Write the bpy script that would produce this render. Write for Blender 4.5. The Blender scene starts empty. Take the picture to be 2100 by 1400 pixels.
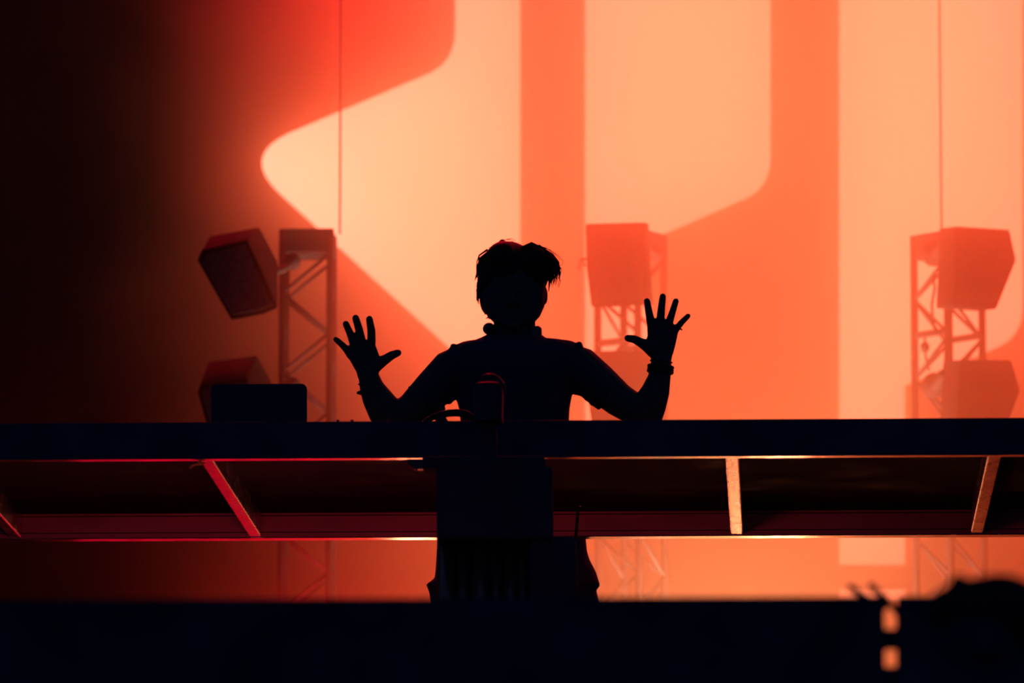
import bpy, bmesh, math, random
from mathutils import Vector, Matrix, Euler
from mathutils.geometry import tessellate_polygon
random.seed(7)
S = bpy.context.scene
COL = S.collection

# ------------------------------------------------------------------ camera
FPX = 14000.0                                   # focal length in pixels of the 2100x1400 frame
PITCH = math.atan(2090 / FPX)
YAW = math.atan(563 * math.cos(PITCH) / FPX)
CZ = 0.9
cd = bpy.data.cameras.new('camera')
cam = bpy.data.objects.new('camera', cd)
COL.objects.link(cam)
cam.location = (0, 0, CZ)
cam.rotation_euler = (math.pi / 2 + PITCH, 0, YAW)
cd.sensor_width = 36
cd.lens = FPX / 2100 * 36
cd.clip_end = 400
cd.dof.use_dof = True
cd.dof.focus_distance = 25.2
cd.dof.aperture_fstop = 2.7
S.camera = cam
CM = Euler(cam.rotation_euler).to_matrix()


def W(px, py, D):
    """the point of the plane y = D seen at this place of the photograph"""
    d = CM @ Vector((px - 1050, 700 - py, -FPX))
    return Vector((0, 0, CZ)) + d * (D / d.y)


def PX(D):                                      # metres per pixel at distance D
    return (W(1051, 700, D) - W(1050, 700, D)).length


# ------------------------------------------------------------------ world, exposure
wd = bpy.data.worlds.new('night')
S.world = wd
wd.use_nodes = True
wb = wd.node_tree.nodes['Background']
wb.inputs[0].default_value = (0.18, 0.36, 0.85, 1)
wb.inputs[1].default_value = 0.115
S.view_settings.view_transform = 'Standard'
S.view_settings.look = 'None'
S.view_settings.exposure = 0.0
S.view_settings.gamma = 1.0
S.cycles.volume_bounces = 3
S.cycles.max_bounces = 8
S.cycles.use_denoising = True
S.cycles.caustics_reflective = False
S.cycles.caustics_refractive = False
S.cycles.sample_clamp_indirect = 6.0

# distances of the planes (metres from the camera)
D_BAR, D_TAB, D_DJ, D_TRUSS, D_SCREEN = 16.7, 23.3, 25.97, 30.0, 33.0


def lamp(name, kind, loc, target, energy, color, **kw):
    l = bpy.data.lights.new(name, kind)
    l.energy = energy
    l.color = color
    for k, v in kw.items():
        setattr(l, k, v)
    o = bpy.data.objects.new(name, l)
    COL.objects.link(o)
    o.location = loc
    o.rotation_euler = (Vector(target) - Vector(loc)).to_track_quat('-Z', 'Y').to_euler()
    return o


RED = (1.0, 0.0, 0.03)
HAZE_RED = (1.0, 0.01, 0.02)
lamp('wash_right', 'SPOT', W(2600, -700, 31), W(1650, 900, 28.5), 3500, RED, spot_size=1.5, spot_blend=1.0, shadow_soft_size=0.15)
lamp('red_fill_left', 'SPOT', W(900, -900, 32), W(680, 420, 29.0), 6500, RED, spot_size=1.3, spot_blend=1.0, shadow_soft_size=0.15)  # unseen lamp, added to redden the haze on the left
lamp('floor_wash_right', 'SPOT', W(1500, 1850, 29.6), W(1500, 700, 30.4), 8500, (1.0, 0.76, 0.5), spot_size=1.9, spot_blend=1.0, shadow_soft_size=0.25)
lamp('fog_fill_left', 'SPOT', W(640, 1850, 29.6), W(640, 700, 30.4), 2600, (1.0, 0.0, 0.02), spot_size=1.9, spot_blend=1.0, shadow_soft_size=0.25)  # added lamp out of view, reddens the low fog at left
lamp('under_beam_fill_left', 'AREA', W(520, 1820, 30.6), W(500, 1100, 25), 3.5, RED, shape='RECTANGLE', size=1.6, size_y=0.5)  # unseen panel of light, added to redden the left beam from below
lamp('rear_beam_fill_left', 'AREA', W(640, 1300, 23.45), W(640, 1060, 25.3), 8, (1.0, 0.03, 0.06), shape='RECTANGLE', size=1.2, size_y=0.08)  # added fill under the table, lifts the left half of the rear beam
lamp('stand_pipe_fill', 'AREA', W(760, 1320, 22.3), W(1000, 1190, 23.0), 0.35, (1.0, 0.03, 0.06), shape='RECTANGLE', size=.10, size_y=0.05)  # small added fill that puts red glints on the stand's pipes
lamp('rear_beam_fill_right', 'AREA', W(1600, 1300, 23.45), W(1600, 1060, 25.3), 0.5, (1.0, 0.05, 0.08), shape='RECTANGLE', size=1.2, size_y=0.08)  # weaker added fill for the right half of the rear beam


# ------------------------------------------------------------------ materials
def mat(name, color, rough=0.6, metal=0.0, noise=0.0, nscale=20, spec=0.5, bump=0.0, stretch=(1, 1, 1)):
    m = bpy.data.materials.new(name)
    m.use_nodes = True
    nt = m.node_tree
    b = nt.nodes['Principled BSDF']
    b.inputs['Base Color'].default_value = (*color, 1)
    b.inputs['Roughness'].default_value = rough
    b.inputs['Metallic'].default_value = metal
    b.inputs['Specular IOR Level'].default_value = spec
    if noise or bump:
        tc = nt.nodes.new('ShaderNodeTexCoord')
        mp = nt.nodes.new('ShaderNodeMapping')
        mp.inputs['Scale'].default_value = stretch
        tx = nt.nodes.new('ShaderNodeTexNoise')
        tx.inputs['Scale'].default_value = nscale
        tx.inputs['Detail'].default_value = 6
        nt.links.new(tc.outputs['Object'], mp.inputs[0])
        nt.links.new(mp.outputs[0], tx.inputs['Vector'])
        if noise:
            mr = nt.nodes.new('ShaderNodeMapRange')
            mr.inputs['From Min'].default_value = 0.3
            mr.inputs['From Max'].default_value = 0.7
            mr.inputs['To Min'].default_value = 1 - noise
            mr.inputs['To Max'].default_value = 1 + noise
            nt.links.new(tx.outputs['Fac'], mr.inputs[0])
            vm = nt.nodes.new('ShaderNodeVectorMath')
            vm.operation = 'SCALE'
            vm.inputs[0].default_value = color
            nt.links.new(mr.outputs[0], vm.inputs['Scale'])
            nt.links.new(vm.outputs[0], b.inputs['Base Color'])
            rr = nt.nodes.new('ShaderNodeMath')
            rr.operation = 'MULTIPLY'
            rr.inputs[1].default_value = rough
            nt.links.new(mr.outputs[0], rr.inputs[0])
            nt.links.new(rr.outputs[0], b.inputs['Roughness'])
        if bump:
            bp = nt.nodes.new('ShaderNodeBump')
            bp.inputs['Strength'].default_value = bump
            bp.inputs['Distance'].default_value = 0.01
            nt.links.new(tx.outputs['Fac'], bp.inputs['Height'])
            nt.links.new(bp.outputs[0], b.inputs['Normal'])
    return m


def led_mat(name, color, strength):
    m = bpy.data.materials.new(name)
    m.use_nodes = True
    nt = m.node_tree
    nt.nodes.clear()
    out = nt.nodes.new('ShaderNodeOutputMaterial')
    em = nt.nodes.new('ShaderNodeEmission')
    em.inputs[0].default_value = (*color, 1)
    tc = nt.nodes.new('ShaderNodeTexCoord')
    wv = nt.nodes.new('ShaderNodeTexWave')          # the rows of diodes
    wv.wave_type = 'BANDS'
    wv.bands_direction = 'Z'
    wv.inputs['Scale'].default_value = 9.0
    wv.inputs['Distortion'].default_value = 0.4
    mr = nt.nodes.new('ShaderNodeMapRange')
    mr.inputs['To Min'].default_value = strength * 0.975
    mr.inputs['To Max'].default_value = strength * 1.02
    nt.links.new(tc.outputs['Object'], wv.inputs['Vector'])
    nt.links.new(wv.outputs['Fac'], mr.inputs[0])
    nt.links.new(mr.outputs[0], em.inputs[1])
    nt.links.new(em.outputs[0], out.inputs[0])
    return m


M = {}
M['black'] = mat('black_paint', (0.020, 0.022, 0.032), 0.55, noise=0.3, nscale=8)
M['matt'] = mat('matt_black', (0.022, 0.028, 0.052), 0.95, noise=0.3, nscale=5, spec=0.05)
M['fascia'] = mat('black_fascia', (0.018, 0.028, 0.060), 0.8, noise=0.3, nscale=6, spec=0.1)
M['deck'] = mat('deck_board', (0.020, 0.017, 0.016), 0.75, noise=0.35, nscale=3, spec=0.15)
M['alu'] = mat('scuffed_aluminium', (0.62, 0.60, 0.58), 0.26, metal=1.0, noise=0.2, nscale=26, bump=0.05, stretch=(1, .35, 1))
M['lip'] = mat('polished_aluminium_edge', (0.7, 0.66, 0.62), 0.2, metal=1.0, noise=0.4, nscale=12)
M['dull_alu'] = mat('dull_aluminium', (0.30, 0.28, 0.27), 0.6, metal=0.0, spec=0.3, noise=0.25, nscale=7, stretch=(.3, 1, 1))
M['raw_alu'] = mat('raw_aluminium', (0.6, 0.58, 0.56), 0.7, noise=0.2, nscale=5)
M['truss'] = mat('black_truss_tube', (0.012, 0.012, 0.013), 0.85, noise=0.2, nscale=10, spec=0.05)
M['cabinet'] = mat('black_cabinet', (0.004, 0.004, 0.0045), 0.95, spec=0.02, noise=0.25, nscale=14)
M['grille'] = mat('grille_cloth', (0.010, 0.010, 0.011), 0.8, noise=0.4, nscale=60, bump=0.3)
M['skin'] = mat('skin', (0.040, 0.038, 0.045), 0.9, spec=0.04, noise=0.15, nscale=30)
M['shirt'] = mat('dark_shirt', (0.017, 0.024, 0.046), 0.95, spec=0.03, bump=0.3, nscale=35)
M['shorts'] = mat('dark_shorts', (0.018, 0.024, 0.050), 0.9, spec=0.06, bump=0.3, nscale=30)
M['hair'] = mat('dark_hair', (0.009, 0.007, 0.008), 0.7, spec=0.08)
M['rubber'] = mat('black_rubber', (0.012, 0.012, 0.012), 0.8, spec=0.2)
M['plastic'] = mat('black_plastic', (0.012, 0.012, 0.013), 0.4)
M['chrome'] = mat('chrome', (0.5, 0.5, 0.5), 0.25, metal=1.0)
M['tape'] = mat('orange_tape', (0.95, 0.40, 0.22), 0.5, noise=0.2)
_t = M['tape'].node_tree                         # thin tape: light comes through it
_tr = _t.nodes.new('ShaderNodeBsdfTranslucent')
_tr.inputs[0].default_value = (1.0, 0.8, 0.6, 1)
_mx = _t.nodes.new('ShaderNodeMixShader')
_mx.inputs[0].default_value = 0.7
_t.links.new(_t.nodes['Principled BSDF'].outputs[0], _mx.inputs[1])
_t.links.new(_tr.outputs[0], _mx.inputs[2])
_t.links.new(_mx.outputs[0], _t.nodes['Material Output'].inputs[0])
M['pipe'] = mat('painted_steel_pipe', (0.02, 0.02, 0.02), 0.22, spec=0.6)
M['lap'] = mat('dark_laptop_lid', (0.018, 0.026, 0.055), 0.7, spec=0.1)
M['panel'] = mat('unlit_led_panel', (0.003, 0.003, 0.004), 0.9, spec=0.03)
M['led'] = led_mat('lit_diodes', (1.0, 0.235, 0.145), 4.5)


# ------------------------------------------------------------------ helpers
class MB:
    def __init__(self):
        self.v = []
        self.f = []

    def add(self, vs, fs):
        n = len(self.v)
        self.v += [Vector(v) for v in vs]
        self.f += [tuple(i + n for i in f) for f in fs]
        return self

    def box(self, lo, hi, rot=None, about=None):
        x0, y0, z0 = lo
        x1, y1, z1 = hi
        vs = [Vector(p) for p in ((x0, y0, z0), (x1, y0, z0), (x1, y1, z0), (x0, y1, z0), (x0, y0, z1), (x1, y0, z1), (x1, y1, z1), (x0, y1, z1))]
        if rot is not None:
            c = Vector(about) if about is not None else (Vector(lo) + Vector(hi)) / 2
            vs = [rot @ (v - c) + c for v in vs]
        return self.add(vs, [(0, 3, 2, 1), (4, 5, 6, 7), (0, 1, 5, 4), (1, 2, 6, 5), (2, 3, 7, 6), (3, 0, 4, 7)])

    def tube(self, pts, r, n=12, flat=1.0, cap=True, round_ends=False):
        """swept tube; r is one radius or one per point; flat squeezes along y"""
        pts = [Vector(p) for p in pts]
        rs = [r] * len(pts) if isinstance(r, (int, float)) else list(r)
        if round_ends:
            d0 = (pts[0] - pts[1]).normalized()
            d1 = (pts[-1] - pts[-2]).normalized()
            p0, p1, r0, r1 = pts[0], pts[-1], rs[0], rs[-1]
            hd = [(p0 + d0 * r0 * math.sin(a), r0 * math.cos(a)) for a in (1.35, 1.0, .5)]
            tl = [(p1 + d1 * r1 * math.sin(a), r1 * math.cos(a)) for a in (.5, 1.0, 1.35)]
            pts = [p for p, _ in hd] + pts + [p for p, _ in tl]
            rs = [q for _, q in hd] + rs + [q for _, q in tl]
        base = len(self.v)
        prev = None
        for i, p in enumerate(pts):
            if i == 0:
                t = pts[1] - p
            elif i == len(pts) - 1:
                t = p - pts[i - 1]
            else:
                t = (pts[i + 1] - p).normalized() + (p - pts[i - 1]).normalized()
            t = t.normalized()
            ref = Vector((0, 1, 0)) if abs(t.y) < .95 else Vector((1, 0, 0))
            if prev is not None:
                ref = prev
            b = (ref - t * ref.dot(t)).normalized()
            prev = b
            a = b.cross(t)
            for k in range(n):
                an = 2 * math.pi * k / n
                o = a * math.cos(an) * rs[i] + b * math.sin(an) * rs[i] * flat
                self.v.append(p + o)
        for i in range(len(pts) - 1):
            for k in range(n):
                k2 = (k + 1) % n
                self.f.append((base + i * n + k, base + i * n + k2, base + (i + 1) * n + k2, base + (i + 1) * n + k))
        if cap:
            self.f.append(tuple(base + k for k in reversed(range(n))))
            self.f.append(tuple(base + (len(pts) - 1) * n + k for k in range(n)))
        return self

    def ell(self, c, rad, nu=20, nv=14, rot=None):
        c = Vector(c)
        b = len(self.v)
        for j in range(nv + 1):
            ph = math.pi * j / nv
            for i in range(nu):
                th = 2 * math.pi * i / nu
                o = Vector((rad[0] * math.sin(ph) * math.cos(th), rad[1] * math.sin(ph) * math.sin(th), rad[2] * math.cos(ph)))
                if rot is not None:
                    o = rot @ o
                self.v.append(c + o)
        for j in range(nv):
            for i in range(nu):
                i2 = (i + 1) % nu
                self.f.append((b + j * nu + i, b + (j + 1) * nu + i, b + (j + 1) * nu + i2, b + j * nu + i2))
        return self

    def loft(self, rings):
        """rings: lists of equally many points, closed and capped"""
        b = len(self.v)
        n = len(rings[0])
        for r in rings:
            self.v += [Vector(p) for p in r]
        for i in range(len(rings) - 1):
            for k in range(n):
                k2 = (k + 1) % n
                self.f.append((b + i * n + k, b + i * n + k2, b + (i + 1) * n + k2, b + (i + 1) * n + k))
        self.f.append(tuple(b + k for k in reversed(range(n))))
        self.f.append(tuple(b + (len(rings) - 1) * n + k for k in range(n)))
        return self

    def prism(self, outline, offset):
        """an outline of 3-D points pushed along offset"""
        vs = [Vector(p) for p in outline]
        n = len(vs)
        off = Vector(offset)
        tris = tessellate_polygon([vs])
        fs = [tuple(t) for t in tris] + [tuple(i + n for i in reversed(t)) for t in tris]
        fs += [(i, (i + 1) % n, (i + 1) % n + n, i + n) for i in range(n)]
        return self.add(vs + [v + off for v in vs], fs)

    def build(self, name, material, parent=None, smooth=False, bevel=0, voxel=0, sub=0, relax=0, origin=None):
        me = bpy.data.meshes.new(name)
        base = Vector(parent.location) if parent is not None and parent.parent is None else Vector((0, 0, 0))
        if parent is not None and parent.parent is not None:
            base = parent.matrix_world.translation.copy()
            base = Vector(parent['_base']) if '_base' in parent else base
        org = Vector(origin) if origin is not None else Vector((0, 0, 0))
        loc = org - base if parent is not None else org
        me.from_pydata([tuple(v - org) if origin is not None or parent is None else tuple(v - base) for v in self.v], [], self.f)
        if origin is None and parent is not None:
            loc = Vector((0, 0, 0))
        bm = bmesh.new()
        bm.from_mesh(me)
        bmesh.ops.recalc_face_normals(bm, faces=bm.faces)
        bm.to_mesh(me)
        bm.free()
        me.materials.append(material)
        o = bpy.data.objects.new(name, me)
        COL.objects.link(o)
        o.location = loc
        if parent is not None:
            o.parent = parent
        if voxel:
            md = o.modifiers.new('skin', 'REMESH')
            md.mode = 'VOXEL'
            md.voxel_size = voxel
            md.use_smooth_shade = True
            if relax:
                s = o.modifiers.new('relax', 'SMOOTH')
                s.factor = 0.5
                s.iterations = relax
        if bevel:
            md = o.modifiers.new('bevel', 'BEVEL')
            md.width = bevel
            md.segments = 2
            md.limit_method = 'ANGLE'
        if sub:
            md = o.modifiers.new('sub', 'SUBSURF')
            md.levels = md.render_levels = sub
        if smooth:
            for p in me.polygons:
                p.use_smooth = True
        return o


def tag(o, label=None, cat=None, group=None, kind=None):
    if label:
        o['label'] = label
    if cat:
        o['category'] = cat
    if group:
        o['group'] = group
    if kind:
        o['kind'] = kind
    return o


def thing(name, loc, label, cat, group=None):
    o = bpy.data.objects.new(name, None)
    o.empty_display_size = 0.1
    COL.objects.link(o)
    o.location = loc
    return tag(o, label, cat, group)


# ------------------------------------------------------------------ the setting
zG = 0.0
Z_TABLE_BOT = W(1050, 937, D_TAB).z
Z_TABLE_TOP = W(1050, 862, D_TAB).z
D_REAR = D_TAB
while W(1050, 1104, D_REAR).z < Z_TABLE_BOT:
    D_REAR += 0.005
Z_RISER = W(1830, 1375, 24.2).z - 0.02
Z_STAGE = Z_RISER - 0.75

MB().box((-30, -5, -0.1), (30, 16.0, 0)).build('floor', M['matt'])['kind'] = 'structure'
MB().box((-14, 17.2, Z_STAGE - 0.25), (14, 36.5, Z_STAGE)).build('stage_deck', M['deck'])['kind'] = 'structure'
MB().box((-14, 17.3, 0), (14, 17.4, Z_STAGE - 0.25)).build('stage_front', M['matt'])['kind'] = 'structure'
MB().box((-14, 35.0, Z_STAGE), (14, 35.1, Z_STAGE + 12)).build('wall_back', M['matt'])['kind'] = 'structure'
MB().box((-4.5, 24.2, Z_STAGE), (4.5, 27.2, Z_RISER)).build('riser', M['deck'])['kind'] = 'structure'

# ------------------------------------------------------------------ haze
hz = bpy.data.materials.new('red_stage_haze')
hz.use_nodes = True
nt = hz.node_tree
nt.nodes.clear()
vo = nt.nodes.new('ShaderNodeOutputMaterial')
vs_ = nt.nodes.new('ShaderNodeVolumeScatter')
vs_.inputs['Color'].default_value = (1.0, 0.66, 0.42, 1)
vs_.inputs['Anisotropy'].default_value = 0.89
tc = nt.nodes.new('ShaderNodeTexCoord')
sx = nt.nodes.new('ShaderNodeSeparateXYZ')
nz = nt.nodes.new('ShaderNodeTexNoise')         # the smoke billows and thins out towards the left
nz.inputs['Scale'].default_value = 0.9
nz.inputs['Detail'].default_value = 2.0
nt.links.new(tc.outputs['Object'], nz.inputs['Vector'])
nt.links.new(tc.outputs['Object'], sx.inputs[0])
yo = nt.nodes.new('ShaderNodeMath')             # the plume leans: nearer the audience it starts further right
yo.operation = 'MULTIPLY_ADD'
yo.inputs[1].default_value = 0.34
yo.inputs[2].default_value = -0.34 * 30.6
nt.links.new(sx.outputs['Y'], yo.inputs[0])
xo = nt.nodes.new('ShaderNodeMath')
nt.links.new(sx.outputs['X'], xo.inputs[0])
nt.links.new(yo.outputs[0], xo.inputs[1])
ad = nt.nodes.new('ShaderNodeMath')
ad.operation = 'MULTIPLY_ADD'
ad.inputs[1].default_value = 1.6
nt.links.new(nz.outputs['Fac'], ad.inputs[0])
nt.links.new(xo.outputs[0], ad.inputs[2])
mr = nt.nodes.new('ShaderNodeMapRange')
mr.interpolation_type = 'SMOOTHSTEP'
XH = W(450, 700, 30).x + 1.16
mr.inputs['From Min'].default_value = XH - 0.97
mr.inputs['From Max'].default_value = XH + 0.55
mr.inputs['To Min'].default_value = 0.001
mr.inputs['To Max'].default_value = 0.29
nt.links.new(ad.outputs[0], mr.inputs[0])
lf = nt.nodes.new('ShaderNodeMapRange')          # low fog rolling over the stage floor
lf.interpolation_type = 'SMOOTHSTEP'
lf.inputs['From Min'].default_value = W(1050, 640, 29).z
lf.inputs['From Max'].default_value = W(1050, 1250, 29).z
lf.inputs['To Min'].default_value = 0.0
lf.inputs['To Max'].default_value = 0.05
nt.links.new(sx.outputs['Z'], lf.inputs[0])
fx = nt.nodes.new('ShaderNodeMapRange')
fx.interpolation_type = 'SMOOTHSTEP'
fx.inputs['From Min'].default_value = W(-200, 700, 30).x
fx.inputs['From Max'].default_value = W(1300, 700, 30).x
fx.inputs['To Min'].default_value = 0.12
nt.links.new(xo.outputs[0], fx.inputs[0])
fm = nt.nodes.new('ShaderNodeMath')
fm.operation = 'MULTIPLY_ADD'
nt.links.new(lf.outputs[0], fm.inputs[0])
nt.links.new(fx.outputs[0], fm.inputs[1])
nt.links.new(mr.outputs[0], fm.inputs[2])
nt.links.new(fm.outputs[0], vs_.inputs['Density'])
va = nt.nodes.new('ShaderNodeVolumeAbsorption')  # the smoke swallows what it does not scatter
va.inputs['Color'].default_value = (1.0, 0.66, 0.42, 1)
nt.links.new(fm.outputs[0], va.inputs['Density'])
av = nt.nodes.new('ShaderNodeAddShader')
nt.links.new(vs_.outputs[0], av.inputs[0])
nt.links.new(va.outputs[0], av.inputs[1])
nt.links.new(av.outputs[0], vo.inputs['Volume'])
haze = MB().box((-7, 26.6, Z_STAGE + .01), (7, 32.8, Z_STAGE + 7)).build('haze', hz)
tag(haze, 'glowing red stage haze hanging between the video wall and the performer', 'haze', kind='stuff')

# ------------------------------------------------------------------ video wall
def arc(cx, cy, r, a0, a1, n=10):
    return [(cx + r * math.cos(math.radians(a0 + (a1 - a0) * i / n)), cy - r * math.sin(math.radians(a0 + (a1 - a0) * i / n))) for i in range(n + 1)]


def fillet(pts, radii, n=9):
    """rounds the corners of a pixel polygon"""
    out = []
    N = len(pts)
    for i, p in enumerate(pts):
        r = radii[i]
        if not r:
            out.append(p)
            continue
        p = Vector(p)
        a = Vector(pts[i - 1]) - p
        b = Vector(pts[(i + 1) % N]) - p
        ang = a.angle(b)
        t = min(r / math.tan(ang / 2), a.length * .49, b.length * .49)
        pa, pb = p + a.normalized() * t, p + b.normalized() * t
        for k in range(n + 1):
            u = k / n
            q = pa * (1 - u) ** 2 + p * 2 * u * (1 - u) + pb * u * u
            out.append((q.x, q.y))
    return out


wall = thing('video_wall', (0, D_SCREEN, Z_STAGE), 'huge LED video wall showing pale peach letter shapes behind the performer', 'screen')
lo, hi = W(-900, 0, D_SCREEN).x, W(2600, 0, D_SCREEN).x
ztop = W(1050, -420, D_SCREEN).z
MB().box((lo, D_SCREEN, Z_STAGE + .05), (hi, D_SCREEN + .12, ztop)).build('unlit_panel', M['panel'], wall)
A = fillet([(935, -400), (933, 128), (549 - 62, 318), (1067, 845), (1067, -400)], [0, 95, 78, 0, 0])
B = fillet([(1200, -400), (1580, -400), (1580, 384), (1333, 492), (1333, 1000), (1200, 1000)], [0, 0, 90, 0, 0, 0])
C = fillet([(1721, -400), (2098, -400), (2098, 690), (1856, 790), (1856, 1157), (1721, 1157)], [0, 0, 90, 0, 0, 0])
E = [(1721, 1209), (1856, 1209), (1856, 1232), (1721, 1232)]
Fp = [(2270, -400), (2400, -400), (2400, 1157), (2270, 1157)]
for shape in (A, B, C, E, Fp):
    MB().prism([W(x, y, D_SCREEN - .012) for x, y in shape], (0, .010, 0)).build('lit_letter', M['led'], wall)

# ------------------------------------------------------------------ table
tab = thing('performance_table', (0, D_TAB, Z_TABLE_BOT), 'long black deck table on metal beams in front of the performer', 'table')
XL, XR = -3.6, 3.6
MB().box((XL, D_TAB, Z_TABLE_BOT - .0005), (XR, D_TAB + .008, Z_TABLE_TOP)).box((XL, D_TAB + .006, Z_TABLE_BOT + .096), (XR, D_TAB + .05, Z_TABLE_TOP)).build('fascia', M['fascia'], tab, bevel=.001)
MB().box((XL, D_TAB + .050, Z_TABLE_BOT + .095), (XR, D_REAR - .05, Z_TABLE_TOP - .004)).build('tabletop', M['matt'], tab)
MB().box((XL, D_TAB + .0085, Z_TABLE_BOT + .007), (XR, D_TAB + .06, Z_TABLE_BOT + .094)).build('front_beam', M['raw_alu'], tab)  # unseen pale beam, added to bounce light onto the rear beam
MB().box((XL, D_TAB + .0085, Z_TABLE_BOT), (XR, D_TAB + .06, Z_TABLE_BOT + .007)).build('front_lip', M['lip'], tab, bevel=.0022)
mb = MB()
h = W(1050, 1050, D_REAR).z - Z_TABLE_BOT
mb.box((XL, D_REAR - .03, Z_TABLE_BOT + .003), (XR, D_REAR, Z_TABLE_BOT + h))
mb.box((XL, D_REAR - .056, Z_TABLE_BOT + h - .013), (XR, D_REAR - .03, Z_TABLE_BOT + h))
mb.box((XL, D_REAR - .052, Z_TABLE_BOT + .024), (XR, D_REAR - .03, Z_TABLE_BOT + h - .017))
mb.box((XL, D_REAR - .056, Z_TABLE_BOT + .003), (XR, D_REAR - .03, Z_TABLE_BOT + .020))
mb.build('rear_beam', M['dull_alu'], tab)
MB().box((XL, D_REAR - .06, Z_TABLE_BOT - .001), (XR, D_REAR + .02, Z_TABLE_BOT + .003)).build('rear_lip', M['lip'], tab, bevel=.0015)
bw = 28 * PX(D_TAB)
for xf in (-119, 419, 960, 1501, 2041, 2582):
    x = W(xf, 940, D_TAB).x
    MB().box((x - bw / 2, D_TAB + .06, Z_TABLE_BOT + .004), (x + bw / 2, D_REAR - .062, Z_TABLE_BOT + .095)).build('cross_beam', M['alu'], tab, bevel=.006).modifiers['bevel'].segments = 3
for x in (XL + .1, XR - .1):
    for y in (D_TAB + 1.0, D_REAR - .1):
        MB().box((x - .03, y - .03, Z_RISER), (x + .03, y + .03, Z_TABLE_BOT + .005)).build('leg', M['truss'], tab)

# ------------------------------------------------------------------ barrier in front
BZ = W(1050, 1225, D_BAR).z
lx, rx = W(1815, 1300, D_BAR).x, W(1841, 1300, D_BAR).x
b = thing('stage_barrier', (0, D_BAR, 0), 'black out-of-focus barrier wall running along the bottom of the view', 'barrier')
MB().box((-5, D_BAR, 0), (lx, D_BAR + .25, BZ)).build('left_panel', M['matt'], b)
MB().box((rx, D_BAR, 0), (5, D_BAR + .25, BZ)).build('right_panel', M['matt'], b)
z1, z2, z3 = W(1830, 1287, D_BAR).z, W(1830, 1315, D_BAR).z, W(1830, 1365, D_BAR).z
MB().box((lx, D_BAR + .02, z2), (rx, D_BAR + .2, z1)).box((lx, D_BAR + .02, 0), (rx, D_BAR + .2, z3)).build('joint_plate', M['matt'], b)

def strap(name, pts, r, label, cat, material, D=None):
    o = MB().tube([W(x, y, d) for x, y, d in pts], r, n=8).build(name, material)
    return tag(o, label, cat)


strap('cable', [(1744, 1203, D_BAR + .3), (1758, 1213, D_BAR + .2), (1790, 1234, D_BAR + .12), (1815, 1244, D_BAR + .3)], .009, 'thin dark cable sagging over the barrier edge, the left one of two', 'cable', M['rubber'])
strap('cable', [(1786, 1200, D_BAR + .3), (1800, 1212, D_BAR + .2), (1820, 1232, D_BAR + .24), (1846, 1262, D_BAR + .32)], .009, 'thicker dark cable running slantwise behind the gap in the barrier', 'cable', M['rubber'])


# ------------------------------------------------------------------ truss towers and cabinets
def truss(cx, ang, ytop, label, rungs, diag_phase=0):
    """a square lattice tower seen under the angle ang; cx, ytop in the photograph at D_TRUSS"""
    top = W(cx, ytop, D_TRUSS)
    t = thing('truss_tower', (top.x, D_TRUSS, Z_STAGE), label, 'truss', 'lattice towers in front of the video wall')
    k = PX(D_TRUSS)
    r = 69 * k
    cor = [(top.x + r * math.cos(ang + i * math.pi / 2), D_TRUSS + r * math.sin(ang + i * math.pi / 2)) for i in range(4)]
    for x, y in cor:
        MB().tube([(x, y, Z_STAGE + .012), (x, y, top.z)], 7.5 * k, n=12).build('chord', M['truss'], t, smooth=True)
    mb = MB()
    for i in range(4):
        a, b_ = cor[i], cor[(i + 1) % 4]
        z = top.z - 50 * k
        n = 0
        while z > Z_STAGE + .2:
            z2 = z - 82 * k
            l_, r_ = (a, b_) if a[0] < b_[0] else (b_, a)
            p, q = (r_, l_) if n % 2 == 0 else (l_, r_)
            mb.tube([(p[0], p[1], z), (q[0], q[1], z2)], 3.6 * k, n=8)
            z = z2
            n += 1
    mb.build('lacing', M['truss'], t, smooth=True)
    mb = MB()
    for y in rungs:
        z = W(cx, y, D_TRUSS).z
        for i in (0, 2):
            a, b_ = cor[i], cor[(i + 1) % 4]
            mb.tube([(a[0], a[1], z), (b_[0], b_[1], z)], 7 * k, n=10)
    if rungs:
        mb.build('coupling_ring', M['truss'], t, smooth=True)
    m = MB()
    vs = [Vector((x, y, top.z)) for x, y in cor]
    c = Vector((top.x, D_TRUSS, top.z))
    vs = [c + (v - c) * 1.11 for v in vs]
    m.prism([v - Vector((0, 0, 48 * k)) for v in vs], (0, 0, 49 * k))
    m.build('top_block', M['truss'], t, bevel=.004)
    MB().box((top.x - .3, D_TRUSS - .3, Z_STAGE), (top.x + .3, D_TRUSS + .3, Z_STAGE + .014)).build('base_plate', M['truss'], t)
    return t


truss(632, math.pi / 4, 478, 'square-on black lattice tower at the left behind the laptop', [])
truss(1293, math.radians(13.4), 480, 'slightly turned black lattice tower behind the raised hand on the right', [706])
truss(1943, 0.0, 484, 'black lattice tower turned on its corner at the far right', [688], 1)


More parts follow.
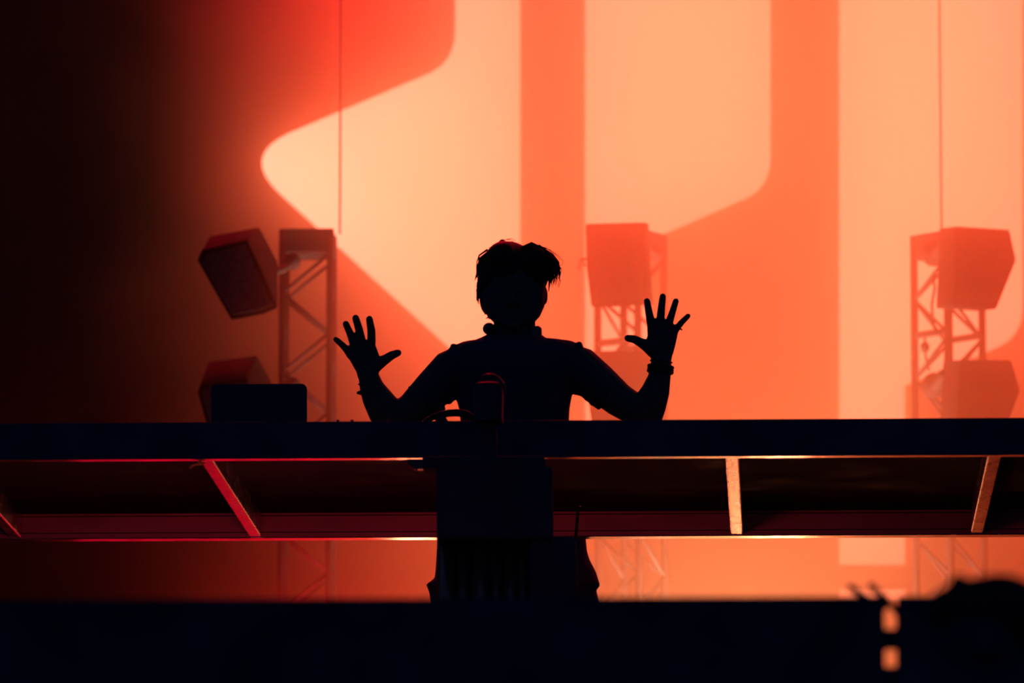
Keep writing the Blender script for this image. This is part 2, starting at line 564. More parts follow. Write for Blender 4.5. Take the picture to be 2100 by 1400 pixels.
def cabinet(front, back, D, depth_m, label, yoke=None):
    """a wedge loudspeaker: front outline at D, back outline depth_m further away"""
    k = PX(D)
    cx = sum(p[0] for p in front) / len(front)
    cy = sum(p[1] for p in front) / len(front)
    c = W(cx, cy, D)
    t = thing('stage_speaker', c, label, 'speaker', 'wedge cabinets hung on the lattice towers')
    ring = [W(x, y, D) for x, y in front]
    MB().loft([ring, [W(x, y, D + depth_m) for x, y in back]]).build('cabinet', M['cabinet'], t, bevel=.008)
    inner = [c + (p - c) * .86 + Vector((0, -.006, 0)) for p in ring]
    MB().prism(inner, (0, .012, 0)).build('grille', M['grille'], t)
    # the arm that bolts it to the tower
    if yoke:
        y0, y1, rr = yoke
        a, b_ = W(*y0), W(*y1)
        MB().tube([a, (a + b_) / 2 + Vector((0, 0, -.01)), b_], rr * k, n=10, round_ends=True).tube([b_ + Vector((0, -.03, 0)), b_ + Vector((0, .03, 0))], rr * 1.8 * k, n=14).build('bracket', M['truss'], t, smooth=True)
    return t


F_ = D_TRUSS - .66
def shift(pts, dx, dy):
    return [(x + dx, y + dy) for x, y in pts]
f = [(404, 534), (414, 512), (507, 490), (571, 632), (540, 645), (474, 657)]
cabinet(f, [(429, 484), (440, 482), (532, 465), (570, 538), (560, 580), (490, 600)], F_, .36,
        'dark angular loudspeaker tilted forward on the left tower, upper of two', ((556, 560, D_TRUSS - .33), (600, 536, D_TRUSS - .2), 9))
f = [(405, 805), (410, 790), (505, 775), (545, 880), (520, 900), (432, 905)]
cabinet(f, [(426, 742), (436, 740), (527, 728), (566, 800), (560, 850), (470, 870)], F_, .36,
        'dark angular loudspeaker half hidden behind the laptop on the left tower', ((556, 800, D_TRUSS - .33), (600, 790, D_TRUSS - .2), 9))
f = [(1201, 459), (1320, 456), (1324, 540), (1330, 624), (1213, 629), (1203, 550)]
cabinet(f, shift(f, 10, 1), F_, .34,
        'boxy loudspeaker facing forward on the middle tower, between head and raised hand', ((1322, 500, D_TRUSS - .33), (1345, 520, D_TRUSS - .2), 8))
mid = [o for o in COL.objects if o.name.startswith('stage_speaker')][-1]
MB().tube([W(1201, 545, F_ + .08), W(1191, 531, F_ + .08), W(1187, 553, F_ + .08)], .006, n=8).tube([W(1190, 531, F_ + .08), W(1206, 531, F_ + .08)], .006, n=8).build('lever', M['truss'], mid)
f = [(1203, 720), (1330, 719), (1334, 800), (1338, 884), (1216, 888), (1205, 810)]
cabinet(f, shift(f, 10, 1), F_, .34,
        'boxy loudspeaker low on the middle tower above the raised forearm', ((1322, 760, D_TRUSS - .33), (1345, 770, D_TRUSS - .2), 8))
f = [(1960, 464), (2070, 471), (2084, 533), (2043, 634), (1953, 628), (1958, 545)]
cabinet(f, shift(f, -34, 4), F_, .34,
        'angular loudspeaker pointing right on the far right tower, upper of two', ((1935, 500, D_TRUSS - .33), (1915, 520, D_TRUSS - .2), 14))
f = [(1968, 738), (2074, 738), (2092, 800), (2056, 896), (1960, 890), (1964, 815)]
cabinet(f, shift(f, -34, 2), F_, .34,
        'angular loudspeaker low on the far right tower, its base behind the table', ((1935, 770, D_TRUSS - .33), (1915, 790, D_TRUSS - .2), 14))
# small parts that stick out of the rigging
tag(MB().tube([W(1914, 560, 29.8), W(1917, 590, 29.8), W(1911, 625, 29.8), W(1913, 660, 29.8), W(1920, 684, 29.8)], .006, n=8).build('cable', M['rubber']),
    'short loose cable dangling inside the far right tower', 'cable')
tag(MB().tube([W(1897, 690, 29.8), W(1896, 712, 29.8), W(1899, 735, 29.8), W(1906, 760, 29.8)], .005, n=8).ell(W(1897, 712, 29.8), (.02, .02, .026)).build('cable', M['rubber']),
    'cable with a plug hanging below the ring of the far right tower', 'cable')
for x, lab in ((697, 'thin steel rope rising from the left lattice tower'), (1931, 'thin steel rope rising from the far right lattice tower')):
    y = 480
    tag(MB().tube([W(x, y, D_TRUSS), Vector((W(x, y, D_TRUSS).x, D_TRUSS, W(x, -200, D_TRUSS).z))], .0042, n=8).build('steel_rope', M['truss']), lab, 'rope')

# the flood lamp on the upstage floor that glints on the table's lips
em = bpy.data.materials.new('lamp_glow')
em.use_nodes = True
en = em.node_tree
en.nodes.clear()
eo = en.nodes.new('ShaderNodeOutputMaterial')
ee = en.nodes.new('ShaderNodeEmission')
ee.inputs[0].default_value = (1.0, 0.23, 0.11, 1)
ee.inputs[1].default_value = 170
en.links.new(ee.outputs[0], eo.inputs[0])
em2 = em.copy()
em2.node_tree.nodes['Emission'].inputs[1].default_value = 90
for lx_, ly_, mt_, lab in ((1600, 1790, em, 'floor flood lamp glowing warm behind the stage edge, on the right'), (862, 1640, em2, 'floor flood lamp glowing warm behind the centre stand')):
    lpos = W(lx_, ly_, 31.2)
    fl = thing('flood_lamp', lpos, lab, 'lamp', 'flood lamps on the upstage floor')
    MB().box(lpos + Vector((-.16, 0, -.16)), lpos + Vector((.16, .12, .16))).build('housing', M['plastic'], fl, bevel=.01)
    MB().box(lpos + Vector((-.12, -.012, -.12)), lpos + Vector((.12, -.002, .12))).build('lens', mt_, fl)
    MB().box((lpos.x - .03, lpos.y + .02, Z_STAGE), (lpos.x + .03, lpos.y + .08, lpos.z - .15)).box((lpos.x - .15, lpos.y - .1, Z_STAGE), (lpos.x + .15, lpos.y + .2, Z_STAGE + .02)).build('stand', M['plastic'], fl)

# ------------------------------------------------------------------ on the table
DL = D_TAB + .95
a, b_ = W(434, 789, DL), W(630, 793, DL)
zt = Z_TABLE_TOP
lap = thing('laptop', (a.x + .17, DL, zt), 'black laptop with rounded lid, back turned, open on the left of the table', 'laptop')
ht = a.z - zt
tilt = .07
def lid_outline(w, y0, z0, z1, r):
    pts = []
    for cx, cz, a0 in ((w - r, z1 - r, 0), (r, z1 - r, 90), (r * .3, z0 + r * .3, 180), (w - r * .3, z0 + r * .3, 270)):
        rr = r if cz > (z0 + z1) / 2 else r * .3
        for i in range(8):
            an = math.radians(a0 + 90 * i / 7)
            z = cz + rr * math.sin(an)
            pts.append(Vector((a.x + cx + rr * math.cos(an), y0 - tilt * (z - z0), z)))
    return pts
wl = (b_ - a).length
MB().prism(lid_outline(wl, DL, zt + .012, a.z, .02), (0, .006, 0)).build('lid', M['lap'], lap, bevel=.0015)
MB().prism([p + Vector((0, .0065, 0)) for p in lid_outline(wl, DL, zt + .02, a.z - .006, .015)], (0, .001, 0)).build('screen', M['panel'], lap)
MB().box((a.x, DL + .004, zt), (a.x + wl, DL + .25, zt + .014)).build('keyboard_base', M['lap'], lap, bevel=.005)


def wedge(name, px, D, w, d, h, label, cat, nknob):
    x = W(px, 860, D).x
    t = thing(name, (x, D, Z_TABLE_TOP), label, cat)
    MB().prism([(x - w / 2, D, zt), (x - w / 2, D + d, zt), (x - w / 2, D + d, zt + h * .7), (x - w / 2, D, zt + h)], (w, 0, 0)).build('body', M['plastic'], t, bevel=.004)
    for i in range(nknob):
        kx = x - w / 2 + w * (i + .5) / nknob
        MB().tube([(kx, D + .02, zt + h - .004), (kx, D + .02, zt + h + .012)], .007, n=12).build('knob', M['plastic'], t, smooth=True)
    return t


wedge('mixing_console', 1052, D_TAB + .9, .36, .40, .10, 'black mixing console lying flat in front of the performer', 'mixer', 5)
wedge('media_player', 1310, D_TAB + .9, .36, .40, .10, 'black media player right of the mixing console, under the bent elbow', 'media player', 3)
wedge('media_player', 790, D_TAB + .9, .36, .40, .10, 'black media player left of the mixing console, under the bent elbow', 'media player', 3)
for i, (px, lab) in enumerate(((693, 'tiny dark knob standing up from the table edge, nearer the laptop'), (722, 'tiny dark knob on the table edge under the open hand'))):
    p = W(px, 862, D_TAB + .02)
    tag(MB().tube([(p.x, p.y, zt - .001), (p.x, p.y, zt + .005)], .004, n=12).tube([(p.x, p.y, zt + .004), (p.x, p.y, zt + .0085)], [.0065, .005], n=12).build('adjusting_knob', M['plastic'], smooth=True), lab, 'knob')
# curved microphone neck lying between elbow and chest
gd = D_TAB + .35
tag(MB().tube([W(872, 864, gd), W(886, 856, gd), W(903, 850, gd), W(920, 847, gd), W(936, 846, gd), W(955, 848, gd), W(972, 858, gd)], [.009, .011, .012, .013, .0135, .013, .011], n=14, round_ends=True)
    .tube([W(896, 854, gd), W(905, 862, gd), W(908, 870, gd)], [.012, .020, .022], n=14).tube([W(968, 854, gd), W(974, 870, gd)], .011, n=12).build('microphone', M['rubber'], smooth=True),
    'dark curved microphone neck arching over the table under the left sleeve', 'microphone')

# ------------------------------------------------------------------ pedestal in front of the table
PD = D_TAB - .30
ped = thing('equipment_stand', (W(1000, 1200, PD).x, PD, Z_STAGE), 'black cluster of pipes and boxes standing in front of the table centre', 'stand')
k = PX(PD)
def pxbox(name, x0, y0, x1, y1, D, dep, m, parent, bevel=.006):
    p, q = W(x0, y1, D), W(x1, y0, D)
    return MB().box((p.x, D, p.z), (q.x, D + dep, q.z)).build(name, m, parent, bevel=bevel)
pxbox('junction_box', 895, 955, 1132, 1106, PD, .16, M['matt'], ped, .012)
pxbox('top_plate', 866, 934, 1116, 960, PD, .14, M['matt'], ped, .004)
pxbox('side_box', 1085, 1100, 1180, 1240, PD + .03, .12, M['matt'], ped, .012)
for x, r in ((913, 19), (947, 13), (984, 19), (1016, 12), (1045, 15), (1071, 11)):
    MB().tube([(W(x, 1200, PD).x, PD + .08, Z_STAGE), (W(x, 1200, PD).x, PD + .08, W(x, 1095, PD).z)], r * k, n=20).build('pipe', M['pipe'], ped, smooth=True)
x0, x1 = W(893, 1200, PD).x, W(1180, 1200, PD).x
MB().box((x0, PD + .10, Z_STAGE), (x1, PD + .16, W(1000, 1100, PD).z)).build('back_plate', M['matt'], ped)
MB().box((x0 - .1, PD - .2, Z_STAGE), (x1 + .1, PD + .25, Z_STAGE + .02)).build('foot_plate', M['matt'], ped)
pxbox('mast', 984, 820, 1018, 960, PD + .03, .06, M['matt'], ped, .01)
# rounded head box with a lit top edge and a wire handle
p, q = W(971, 860, PD), W(1029, 784, PD)
hb = [(972, 860), (970, 800), (971, 790), (976, 786), (988, 784), (1000, 783.5), (1012, 784), (1023, 785), (1028, 789), (1030, 800), (1029, 860)]
MB().prism([W(x, y, PD - .03) for x, y in hb], (0, .14, 0)).build('head_box', M['matt'], ped, bevel=.003)
MB().tube([W(x, y, PD - .033) for x, y in ((974, 788), (982, 785.5), (1000, 784), (1018, 784.5), (1026, 787))], .0022, n=8).build('top_rim', M['plastic'], ped, smooth=True)
arcp = [(983, 776), (990, 770), (1000, 767), (1010, 767), (1020, 771), (1029, 779), (1035, 790), (1037, 805), (1036, 830)]
MB().tube([W(x, y, PD - .02) for x, y in arcp], .0022, n=8).build('wire_handle', M['plastic'], ped, smooth=True)

cl = thing('pipe_clamp', W(862, 950, D_TAB + .03), 'dark pipe clamp with a glinting bolt under the table edge, left of centre', 'clamp')
dd = D_TAB + .01
MB().prism([W(x, y, dd) for x, y in ((834, 941), (893, 941), (890, 955), (872, 961), (848, 961), (838, 953))], (0, .05, 0)).build('jaw', M['plastic'], cl, bevel=.004)
MB().ell(W(852, 962, dd + .01), (.009, .009, .004)).build('bolt', M['chrome'], cl, smooth=True)
MB().tube([W(867, 951, dd - .004), W(877, 952, dd - .004), W(884, 957, dd - .004)], .003, n=8).build('lever', M['alu'], cl, smooth=True)

hc = thing('hanging_cable', W(1184, 1035, D_REAR - .2), 'short dark cable hanging before the rear beam, right of the centre stand', 'cable')
dd = D_REAR - .25
MB().tube([W(1188, 1034, dd), W(1185, 1050, dd), W(1183, 1075, dd), W(1181, 1100, dd)], .006, n=10).build('cord', M['rubber'], hc, smooth=True)
MB().ell(W(1190, 1037, dd), (.006, .006, .007)).build('metal_tip', M['chrome'], hc, smooth=True)
tp = [(388, 957), (395, 951), (408, 949), (402, 944), (424, 949), (414, 953), (400, 954), (389, 961)]
tag(MB().prism([W(x, y, D_TAB + .075) for x, y in tp], (0, .0008, 0)).build('tape_strip', M['tape']), 'torn orange tape strip stuck under the table beside the left beam', 'tape')

# ------------------------------------------------------------------ the performer
DJ = D_DJ
K = PX(DJ)
floorz = Z_RISER
per = thing('person', (W(1055, 1200, DJ).x, DJ, floorz), 'person in dark short-sleeved shirt and shorts, both open hands raised behind the table', 'person')


def P(x, y, dy=0.0):
    return W(x, y, DJ + dy)


def ering(x0, x1, y, dep, dy=0.0, n=28, e=2.4):
    """a horizontal ring between two outline points of the photograph"""
    a, b_ = P(x0, y), P(x1, y)
    c = (a + b_) / 2 + Vector((0, dy, 0))
    rx = (b_.x - a.x) / 2
    out = []
    for i in range(n):
        t = 2 * math.pi * i / n
        cx, sy = math.cos(t), math.sin(t)
        out.append(c + Vector((rx * math.copysign(abs(cx) ** (2 / e), cx), dep * math.copysign(abs(sy) ** (2 / e), sy), 0)))
    return out


def hand(mb, palm, fingers):
    for ring in palm:
        pass
    rows = []
    for (x0, y0), (x1, y1), th in palm:
        a, b_ = P(x0, y0), P(x1, y1)
        c = (a + b_) / 2
        u = (b_ - a) / 2
        rows.append([c + u * math.copysign(abs(math.cos(t)) ** .7, math.cos(t)) + Vector((0, th * math.copysign(abs(math.sin(t)) ** .8, math.sin(t)), 0)) for t in [2 * math.pi * i / 20 for i in range(20)]])
    mb.loft(rows)
    for pts in fingers:
        ps = [P(x, y, dy) for x, y, dy, r in pts]
        mb.tube(ps, [r * K * 1.07 + .0004 for *_, r in pts], n=14, round_ends=True)


body = MB()
# trunk and neck
body.loft([ering(960, 1150, 1010, .10), ering(955, 1155, 940, .10), ering(955, 1158, 880, .105), ering(952, 1160, 830, .115), ering(948, 1162, 780, .125),
           ering(940, 1172, 745, .125, n=28), ering(945, 1172, 722, .10), ering(975, 1140, 706, .075), ering(1000, 1112, 696, .06)])
body.loft([ering(1008, 1098, 720, .060, .01), ering(1010, 1098, 690, .056, .005), ering(1012, 1098, 665, .056, 0), ering(1016, 1096, 640, .056, 0)])
# skull, jaw, face turned to the audience
body.ell(P(1053, 583, .015), (66 * K, .105, 84 * K), 32, 22)
body.loft([ering(1030, 1078, 672, .030, -.055), ering(1014, 1096, 664, .052, -.035), ering(1000, 1108, 650, .072, -.02), ering(990, 1117, 628, .085, -.005), ering(987, 1119.5, 605, .092, 0), ering(989, 1117, 575, .094, 0)])
body.tube([P(1054, 590, -.092), P(1054, 606, -.112), P(1054, 618, -.122), P(1054, 624, -.108)], [.008, .010, .014, .010], n=12, round_ends=True)
body.ell(P(1054, 583, -.080), (.060, .016, .010))
body.ell(P(1042, 622, -.102), (.010, .010, .007)).ell(P(1066, 622, -.102), (.010, .010, .007))
body.tube([P(1036, 643, -.078), P(1054, 641, -.092), P(1072, 643, -.078)], [.005, .008, .005], n=10, round_ends=True)
body.tube([P(1038, 648, -.076), P(1054, 650, -.090), P(1070, 648, -.076)], [.005, .009, .005], n=10, round_ends=True)
body.ell(P(1054, 668, -.066), (.028, .022, .018))
for sx in (988, 1118):
    body.ell(P(sx, 606, .012), (.010, .024, .034))
# arms: shoulder, elbow, wrist (image left)
body.tube([P(962, 738, 0), P(925, 760, -.01), P(885, 800, -.02), P(845, 838, -.03), P(806, 864, -.04)], [38 * K, 44 * K, 40 * K, 34 * K, 33 * K], n=20, round_ends=True)
body.tube([P(802, 862, -.045), P(787, 838, -.055), P(771, 812, -.06), P(762, 793, -.06), P(756, 772, -.06)], [37 * K, 35 * K, 30 * K, 25 * K, 21.5 * K], n=20, flat=.85, round_ends=True)
body.tube([P(1155, 738, 0), P(1190, 752, -.01), P(1228, 785, -.02), P(1270, 820, -.03), P(1312, 846, -.04)], [38 * K, 42 * K, 40 * K, 35 * K, 32 * K], n=20, round_ends=True)
body.tube([P(1322, 850, -.045), P(1334, 826, -.055), P(1345, 800, -.06), P(1352, 774, -.06), P(1356, 745, -.06)], [38 * K, 34 * K, 29 * K, 23.5 * K, 21.5 * K], n=20, flat=.85, round_ends=True)
HY = -.06


def P2(pts):
    return [(x, y, HY + dy, r) for x, y, dy, r in pts]


_P = P
def P(x, y, dy=0.0):
    return _P(x, y, dy)


def palm_rows(rows):
    return [((a0, a1), (b0, b1), th) for a0, a1, b0, b1, th in rows]


def shifted_hand(mb, rows, fingers):
    tmp = MB()
    hand(tmp, palm_rows(rows), [[(x, y, dy, r) for x, y, dy, r in f] for f in fingers])
    mb.add([v + Vector((0, HY, 0)) for v in tmp.v], tmp.f)


shifted_hand(body,
             [(736, 780, 778, 776, .017), (733, 768, 779, 768, .017), (724, 752, 784, 757, .017), (716, 738, 783, 742, .018), (712, 727, 777, 724, .016), (722, 716, 771, 709, .013), (736, 708, 766, 703, .010)],
             [[(722, 733, 0, 8.5), (712, 720, -.004, 7), (702, 710, -.008, 6), (691, 700.5, -.006, 5.3)],
              [(733, 724, 0, 9), (727, 708, -.004, 8), (720, 688, -.010, 7), (711.5, 669, -.012, 6.3)],
              [(746, 722, 0, 9), (743.5, 704, -.004, 8.3), (738.5, 680, -.011, 7.6), (731.5, 657, -.012, 6.8)],
              [(761, 722, 0, 9), (764, 704, -.004, 8.2), (763.5, 682, -.011, 7.8), (759.5, 659, -.012, 6.6)],
              [(766, 758, 0, 15), (779, 749, -.006, 12.5), (793, 741, -.012, 9.5), (806, 732.5, -.016, 8.2), (818, 728, -.018, 6.8)]])
shifted_hand(body,
             [(1336, 748, 1377, 748, .017), (1334.5, 736, 1379, 736, .017), (1327, 724, 1383, 724, .017), (1322, 710, 1387, 708, .018), (1328, 694, 1390, 694, .016), (1327.5, 678, 1392, 683, .013), (1329, 664, 1386, 670, .010)],
             [[(1339, 684, 0, 9), (1335, 664, -.004, 8), (1331, 642, -.010, 7.2), (1327.5, 622.5, -.012, 6.2)],
              [(1354, 682, 0, 9), (1355, 662, -.004, 8), (1357, 636, -.010, 7.2), (1359.8, 613, -.012, 6.3)],
              [(1369, 684, 0, 8.5), (1373, 666, -.004, 7.6), (1379.5, 645, -.010, 6.6), (1386.5, 622.5, -.012, 5.8)],
              [(1379, 692, 0, 8), (1388, 678, -.004, 6.6), (1398, 666, -.008, 5.8), (1411.5, 652.5, -.006, 5)],
              [(1340, 722, 0, 15), (1328, 714, -.006, 12), (1313, 706, -.012, 8.8), (1301, 700, -.016, 7.8), (1288.5, 698, -.018, 6.8)]])
# legs
for cx0, cx1, cx2 in ((1012, 985, 975), (1100, 1140, 1150)):
    hip, knee, ank = P(cx0, 1010), P(cx1, 1200), P(cx2, 1200)
    ank.z = floorz + .08
    body.tube([hip, (hip + knee) / 2, knee, knee * .6 + ank * .4, ank], [.088, .082, .058, .052, .036], n=20)
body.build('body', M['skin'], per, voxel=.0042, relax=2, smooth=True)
for cx2 in (975, 1150):
    p = P(cx2, 1200)
    MB().loft([[Vector((p.x + .043 * w_ * math.cos(t), DJ + y_ + 0, 0)) + Vector((0, 0, floorz + .002 + h_ * max(0, math.sin(t)))) for t in [2 * math.pi * i / 18 for i in range(18)]] for y_, w_, h_ in ((-.19, .5, .03), (-.17, .9, .05), (-.10, 1.15, .06), (0, 1.0, .09), (.05, .95, .11), (.085, .6, .08))]).build('shoe', M['rubber'], per, smooth=True)
# eyes
for ex_ in (1038, 1070):
    MB().ell(P(ex_, 596, -.088), (.011, .009, .008)).build('eye', M['lap'], per, smooth=True)

shirt = MB()
shirt.loft([ering(950, 1165, 985, .128), ering(948, 1165, 930, .128), ering(945, 1167, 870, .13), ering(942, 1168, 840, .135), ering(937, 1171, 822, .14), ering(932, 1176, 800, .145), ering(922, 1192, 765, .148), ering(921, 1197, 735, .14), ering(922, 1196, 718, .125), ering(932, 1189, 708, .105), ering(948, 1176, 701.5, .09), ering(975, 1150, 698, .085)])
shirt.tube([P(950, 731), P(972, 713), P(996, 700), P(1008, 690)], [24 * K, 15 * K, 12 * K, 9 * K], n=16, round_ends=True)
shirt.tube([P(1162, 731), P(1140, 714), P(1118, 704), P(1102, 694)], [24 * K, 15 * K, 12 * K, 9 * K], n=16, round_ends=True)
# collar ring
col = [P(1054, 692, .0) + Vector((56 * K * math.cos(t), .085 * math.sin(t), .012 * math.sin(t))) for t in [2 * math.pi * i / 24 for i in range(25)]]
shirt.tube(col, .011, n=10)
# loose sleeves
shirt.tube([P(950, 746), P(925, 762, -.01), P(898, 790, -.015), P(876, 815, -.02), P(866, 824, -.02)], [42 * K, 43 * K, 40 * K, 37.5 * K, 37 * K], n=24, flat=1.1)
shirt.tube([P(1162, 744), P(1190, 757, -.01), P(1218, 783, -.015), P(1240, 803, -.02), P(1250, 811, -.02)], [42 * K, 42 * K, 40 * K, 38 * K, 37.5 * K], n=24, flat=1.1)
# crumples under the arms
for x, y, r in ((921, 822, 7), (908, 838, 6), (897, 845, 5), (885, 852, 5), (927, 815, 8), (1190, 806, 6), (1203, 817, 5), (1213, 826, 5), (1228, 834, 5.5), (1181, 803, 7), (850, 793, 7), (842, 797, 6), (1274, 786, 5), (930, 711, 7), (925, 717, 5), (1188, 707, 7), (1192, 713, 5)):
    shirt.ell(P(x, y, -.03), (r * K, .03, r * K), 12, 8)
shirt.build('shirt', M['shirt'], per, voxel=.0052, relax=2, smooth=True)

shorts = MB()
shorts.loft([ering(945, 1168, 950, .12), ering(935, 1180, 1010, .13), ering(915, 1195, 1070, .13), ering(900, 1201, 1105, .13)])
shorts.loft([ering(905, 1060, 1070, .11), ering(896, 1062, 1130, .105), ering(893, 1060, 1170, .105), ering(891, 1056, 1186, .105), ering(874, 1055, 1198, .11), ering(880, 1050, 1214, .105), ering(884, 1045, 1240, .10)])
shorts.loft([ering(1050, 1198, 1070, .11), ering(1050, 1204, 1130, .105), ering(1055, 1209, 1147, .105), ering(1060, 1222, 1172, .105), ering(1064, 1231, 1200, .11), ering(1066, 1223, 1210, .105), ering(1070, 1230, 1240, .10)])
shorts.build('shorts', M['shorts'], per, voxel=.006, relax=1, smooth=True)

# hair: a cap with a parting, and loose locks
cap = MB()
cap.ell(P(1042, 560, .02), (60 * K, .115, 66 * K), 28, 18)
cap.ell(P(1034, 540, .0), (42 * K, .10, 46 * K), 24, 16)
cap.ell(P(1096, 545, -.01), (36 * K, .10, 44 * K), 24, 16)
cap.ell(P(1010, 572, .01), (30 * K, .09, 50 * K), 24, 16)
cap.ell(P(1105, 556, -.03), (24 * K, .07, 34 * K), 20, 14)
cap.ell(P(1000, 610, .03), (17 * K, .07, 36 * K), 20, 14)
cap.ell(P(1050, 600, .06), (58 * K, .075, 66 * K), 24, 16)
cap.tube([P(1026, 502, 0), P(1029, 493, 0), P(1034, 491, 0)], [7 * K, 4 * K, 2 * K], n=10)
rng = random.Random(3)
cap.build('hair', M['hair'], per, voxel=.005, relax=2, smooth=True)
lk = MB()


def lock(pts, r0, r1=.0005):
    n = len(pts)
    lk.tube([P(*q) for q in pts], [(r0 + (r1 - r0) * (i / (n - 1)) ** 1.5) * K for i in range(n)], n=7)


# big locks of the fringe sweeping to the right
for k_, pts in enumerate((
        [(1070, 512, -.06), (1090, 502, -.05), (1112, 512, -.05), (1132, 524, -.04), (1144, 540, -.04), (1148, 560, -.04), (1147, 572, -.04)],
        [(1075, 515, -.06), (1100, 508, -.06), (1125, 522, -.05), (1139, 537, -.05), (1143, 553, -.05), (1140, 566, -.05)],
        [(1080, 520, -.07), (1105, 515, -.06), (1122, 530, -.06), (1132, 548, -.05), (1134, 565, -.05), (1130, 581, -.05)],
        [(1085, 525, -.07), (1106, 522, -.06), (1118, 540, -.06), (1126, 560, -.06), (1127, 578, -.06), (1125, 598, -.06)],
        [(1085, 530, -.07), (1104, 530, -.06), (1114, 548, -.06), (1119, 566, -.06), (1120, 580, -.06), (1117, 592, -.06)],
        [(1095, 510, -.03), (1118, 518, -.03), (1136, 532, -.03), (1146, 552, -.03), (1147, 568, -.03)],
        [(1090, 515, -.02), (1112, 522, -.02), (1128, 540, -.02), (1138, 555, -.02), (1141, 573, -.02)],
        [(1110, 550, -.05), (1122, 560, -.05), (1130, 572, -.05), (1131, 584, -.05)],
        [(1110, 530, -.05), (1125, 545, -.05), (1134, 560, -.05), (1137, 574, -.05)])):
    lock(pts, 7.0 if k_ < 7 else 5.5, .6)
for i in range(46):                              # finer strands around them
    x0, y0 = rng.uniform(1072, 1112), rng.uniform(502, 535)
    x3, y3 = rng.uniform(1117, 1149), rng.uniform(545, 590)
    dy = rng.uniform(-.09, .0)
    bow = rng.uniform(4, 14)
    lock([(x0, y0, dy), (x0 + (x3 - x0) * .4, y0 + (y3 - y0) * .12, dy), (x0 + (x3 - x0) * .8 + bow * .3, y0 + (y3 - y0) * .4, dy), (x3 + bow * .35, y0 + (y3 - y0) * .75, dy), (x3 + rng.uniform(-2, 1), y3, dy)], rng.uniform(1.2, 3), .4)
for pts in ([(1100, 503, -.02), (1128, 512, -.02), (1145, 524, -.02), (1155, 536, -.02), (1153, 543, -.02), (1144, 544, -.02)],
            [(1095, 501, -.02), (1120, 508, -.02), (1140, 523, -.02), (1150, 535, -.02)],
            [(1035, 492, 0), (1048, 489, 0), (1058, 494, 0)], [(1030, 492, 0), (1045, 491, 0), (1055, 497, 0)],
            [(1026, 498, 0), (1015, 504, 0), (1002, 508, 0)], [(1020, 502, 0), (1008, 510, 0), (998, 515, 0)]):
    lock(pts, .7, .4)
for i in range(26):                              # left side and nape wisps
    y0 = rng.uniform(520, 600)
    xe = {0: 980, 1: 978, 2: 977}[i % 3]
    lock([(1000, y0 - 12, .0), (xe + 6, y0, .0), (xe + rng.uniform(-1, 3), y0 + 14, .0), (xe + rng.uniform(-2, 5), y0 + rng.uniform(20, 30), .0)], rng.uniform(1.5, 3.5), .4)
for pts in ([(985, 585, 0), (978, 596, 0), (979, 602, 0)], [(983, 556, 0), (977, 566, 0), (974, 575, 0)],
            [(1000, 625, .03), (992, 632, .03), (988, 634, .03)], [(1006, 632, .03), (999, 642, .03), (993, 645, .03)], [(1008, 640, .03), (1003, 650, .03), (996, 653, .03)],
            [(1000, 615, .03), (994, 628, .03), (990, 637, .03)], [(1008, 630, .03), (1001, 648, .03), (1004, 655, .03)]):
    lock(pts, 3.2, .5)
lk.build('hair_locks', M['hair'], per, smooth=True)

# wrist bands
def band(name, x, y, tx, ty, rx, h, m, parent, n=28, r=.004, beads=0, mm=.9):
    c = P(x, y, HY)
    ax = (P(x + tx, y + ty, HY) - c).normalized()
    u = ax.cross(Vector((0, 1, 0))).normalized()
    mb = MB()
    pts = [c + u * rx * K * math.cos(t) + Vector((0, rx * K * mm * math.sin(t), 0)) for t in [2 * math.pi * i / n for i in range(n + 1)]]
    if beads:
        for i in range(beads):
            t = 2 * math.pi * i / beads
            mb.ell(c + u * rx * K * math.cos(t) + Vector((0, rx * K * mm * math.sin(t), 0)), (r, r, r), 10, 8)
    else:
        for j in range(h):
            o = ax * (r * 1.5 * j)
            mb.tube([q + o for q in pts], r * (1 - .12 * (j % 2)), n=10)
    return mb.build(name, m, parent, smooth=True)


band('beaded_bracelet', 762, 805, 0, -10, 28, 1, M['plastic'], per, beads=22, r=.0052)
band('thin_bracelet', 759, 790, 1, -10, 23.5, 1, M['plastic'], per, r=.003)
band('wristband', 1354, 762, 1, -10, 24.5, 3, M['rubber'], per, r=.0065)
band('thin_bracelet', 1356, 741, 1, -10, 22.5, 1, M['rubber'], per, r=.002)
ax = (P(1398, 666, HY) - P(1388, 678, HY)).normalized()
u = ax.cross(Vector((0, 1, 0)))
MB().tube([P(1393, 672, HY - .004) + u * 6.8 * K * math.cos(t) + Vector((0, 6.8 * K * math.sin(t), 0)) for t in [2 * math.pi * i / 20 for i in range(21)]], .0025, n=8).build('ring', M['plastic'], per, smooth=True)

# headphones round the neck
hp = thing('headphones', P(1054, 676), 'black headphones resting round the neck of the performer', 'headphones')
MB().tube([P(1054, 680, .0) + Vector((52 * K * math.cos(t), .095 * math.sin(t) + .01, .01)) for t in [math.radians(-20 + 220 * i / 24) for i in range(25)]], .010, n=12, round_ends=True).build('headband', M['plastic'], hp, smooth=True)
MB().ell(P(1003, 674, -.02), (13 * K, .036, 12.5 * K), 20, 14).build('ear_cup', M['plastic'], hp, smooth=True)
q0, q1 = P(1092, 692, -.05), P(1110.5, 668, -.05)
MB().prism([P(1090, 667, -.05), P(1106, 669, -.05), P(1110.5, 672, -.05), P(1110.5, 692, -.05), P(1090, 692, -.05)], (0, .07, 0)).build('ear_cup', M['plastic'], hp, bevel=.004)

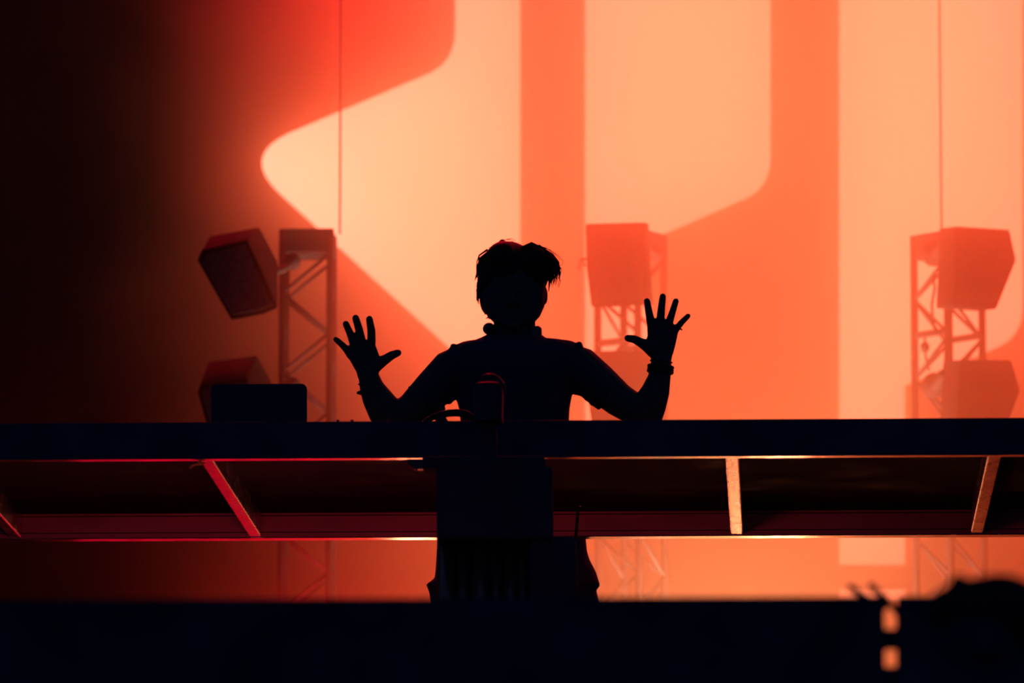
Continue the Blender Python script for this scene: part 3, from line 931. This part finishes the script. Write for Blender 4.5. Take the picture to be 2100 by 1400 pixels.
# ------------------------------------------------------------------ blurred onlooker at the lower right
DO = 15.1
KO = PX(DO)
o0 = W(2025, 1300, DO)
onl = thing('person', (o0.x, DO, 0), 'blurred dark head of a person rising at the lower right corner before the barrier', 'person')
MBp = MB()
def O(x, y, dy=0):
    return W(x, y, DO + dy)
hd = MB()
c = O(2022, 1290)
hd.ell(c, (88 * KO, .10, 100 * KO), 28, 20)
hd.ell(O(2022, 1335, .03), (70 * KO, .085, 85 * KO), 24, 18)
hd.tube([O(2022, 1350), O(2022, 1470)], [.062, .066], n=18)
z = O(2022, 1480).z
zt_, zh = z, z - .62
hd.loft([[Vector((c.x + rx * math.cos(t), DO + ry * math.sin(t), zz)) for t in [2 * math.pi * i / 24 for i in range(24)]] for zz, rx, ry in ((zh - .1, .16, .11), (zh + .1, .15, .10), (zh + .3, .18, .12), (z - .08, .22, .12), (z, .20, .10), (z + .05, .10, .08))])
for sx in (-1, 1):
    hd.tube([(c.x + sx * .2, DO, z - .04), (c.x + sx * .26, DO, z - .32), (c.x + sx * .24, DO - .06, z - .58), (c.x + sx * .23, DO - .12, z - .66)], [.055, .045, .034, .028], n=14, round_ends=True)
    for f_ in range(5):
        hd.tube([(c.x + sx * (.20 + .014 * f_), DO - .12, z - .64), (c.x + sx * (.20 + .014 * f_), DO - .14, z - .72 + .006 * abs(f_ - 2)), (c.x + sx * (.20 + .014 * f_), DO - .13, z - .75 + .01 * abs(f_ - 2))], .008, n=8, round_ends=True)
PZ = z - 1.42
for sx in (-1, 1):
    hd.tube([(c.x + sx * .09, DO, zh - .05), (c.x + sx * .10, DO, PZ + .45), (c.x + sx * .10, DO, PZ + .06)], [.09, .06, .045], n=16, round_ends=True)
    hd.ell((c.x + sx * .10, DO - .07, PZ + .04), (.05, .13, .04))
hd.ell(O(2022, 1330, -.10), (.014, .02, .02)).ell(O(1937, 1320, 0), (.01, .02, .03)).ell(O(2107, 1320, 0), (.01, .02, .03))
hd.build('body', M['shorts'], onl, voxel=.010, relax=2, smooth=True)
hh = MB()
hh.ell(O(2022, 1275, .015), (95 * KO, .115, 94 * KO), 26, 18)
hh.ell(O(1975, 1240, 0), (52 * KO, .08, 50 * KO), 20, 14)
hh.ell(O(1965, 1200, -.02), (17 * KO, .03, 28 * KO), 14, 10)
hh.ell(O(2048, 1262, 0), (104 * KO, .10, 86 * KO), 26, 18)
hh.ell(O(1938, 1250, 0), (40 * KO, .05, 44 * KO), 18, 12)
hh.build('hair', M['hair'], onl, voxel=.010, relax=3, smooth=True)
box_ = MB().box((c.x - .6, DO - .5, 0), (c.x + .6, DO + .5, PZ - .003)).build('camera_platform', M['matt'])
tag(box_, 'black box platform below the blurred person, in front of the barrier', 'platform')
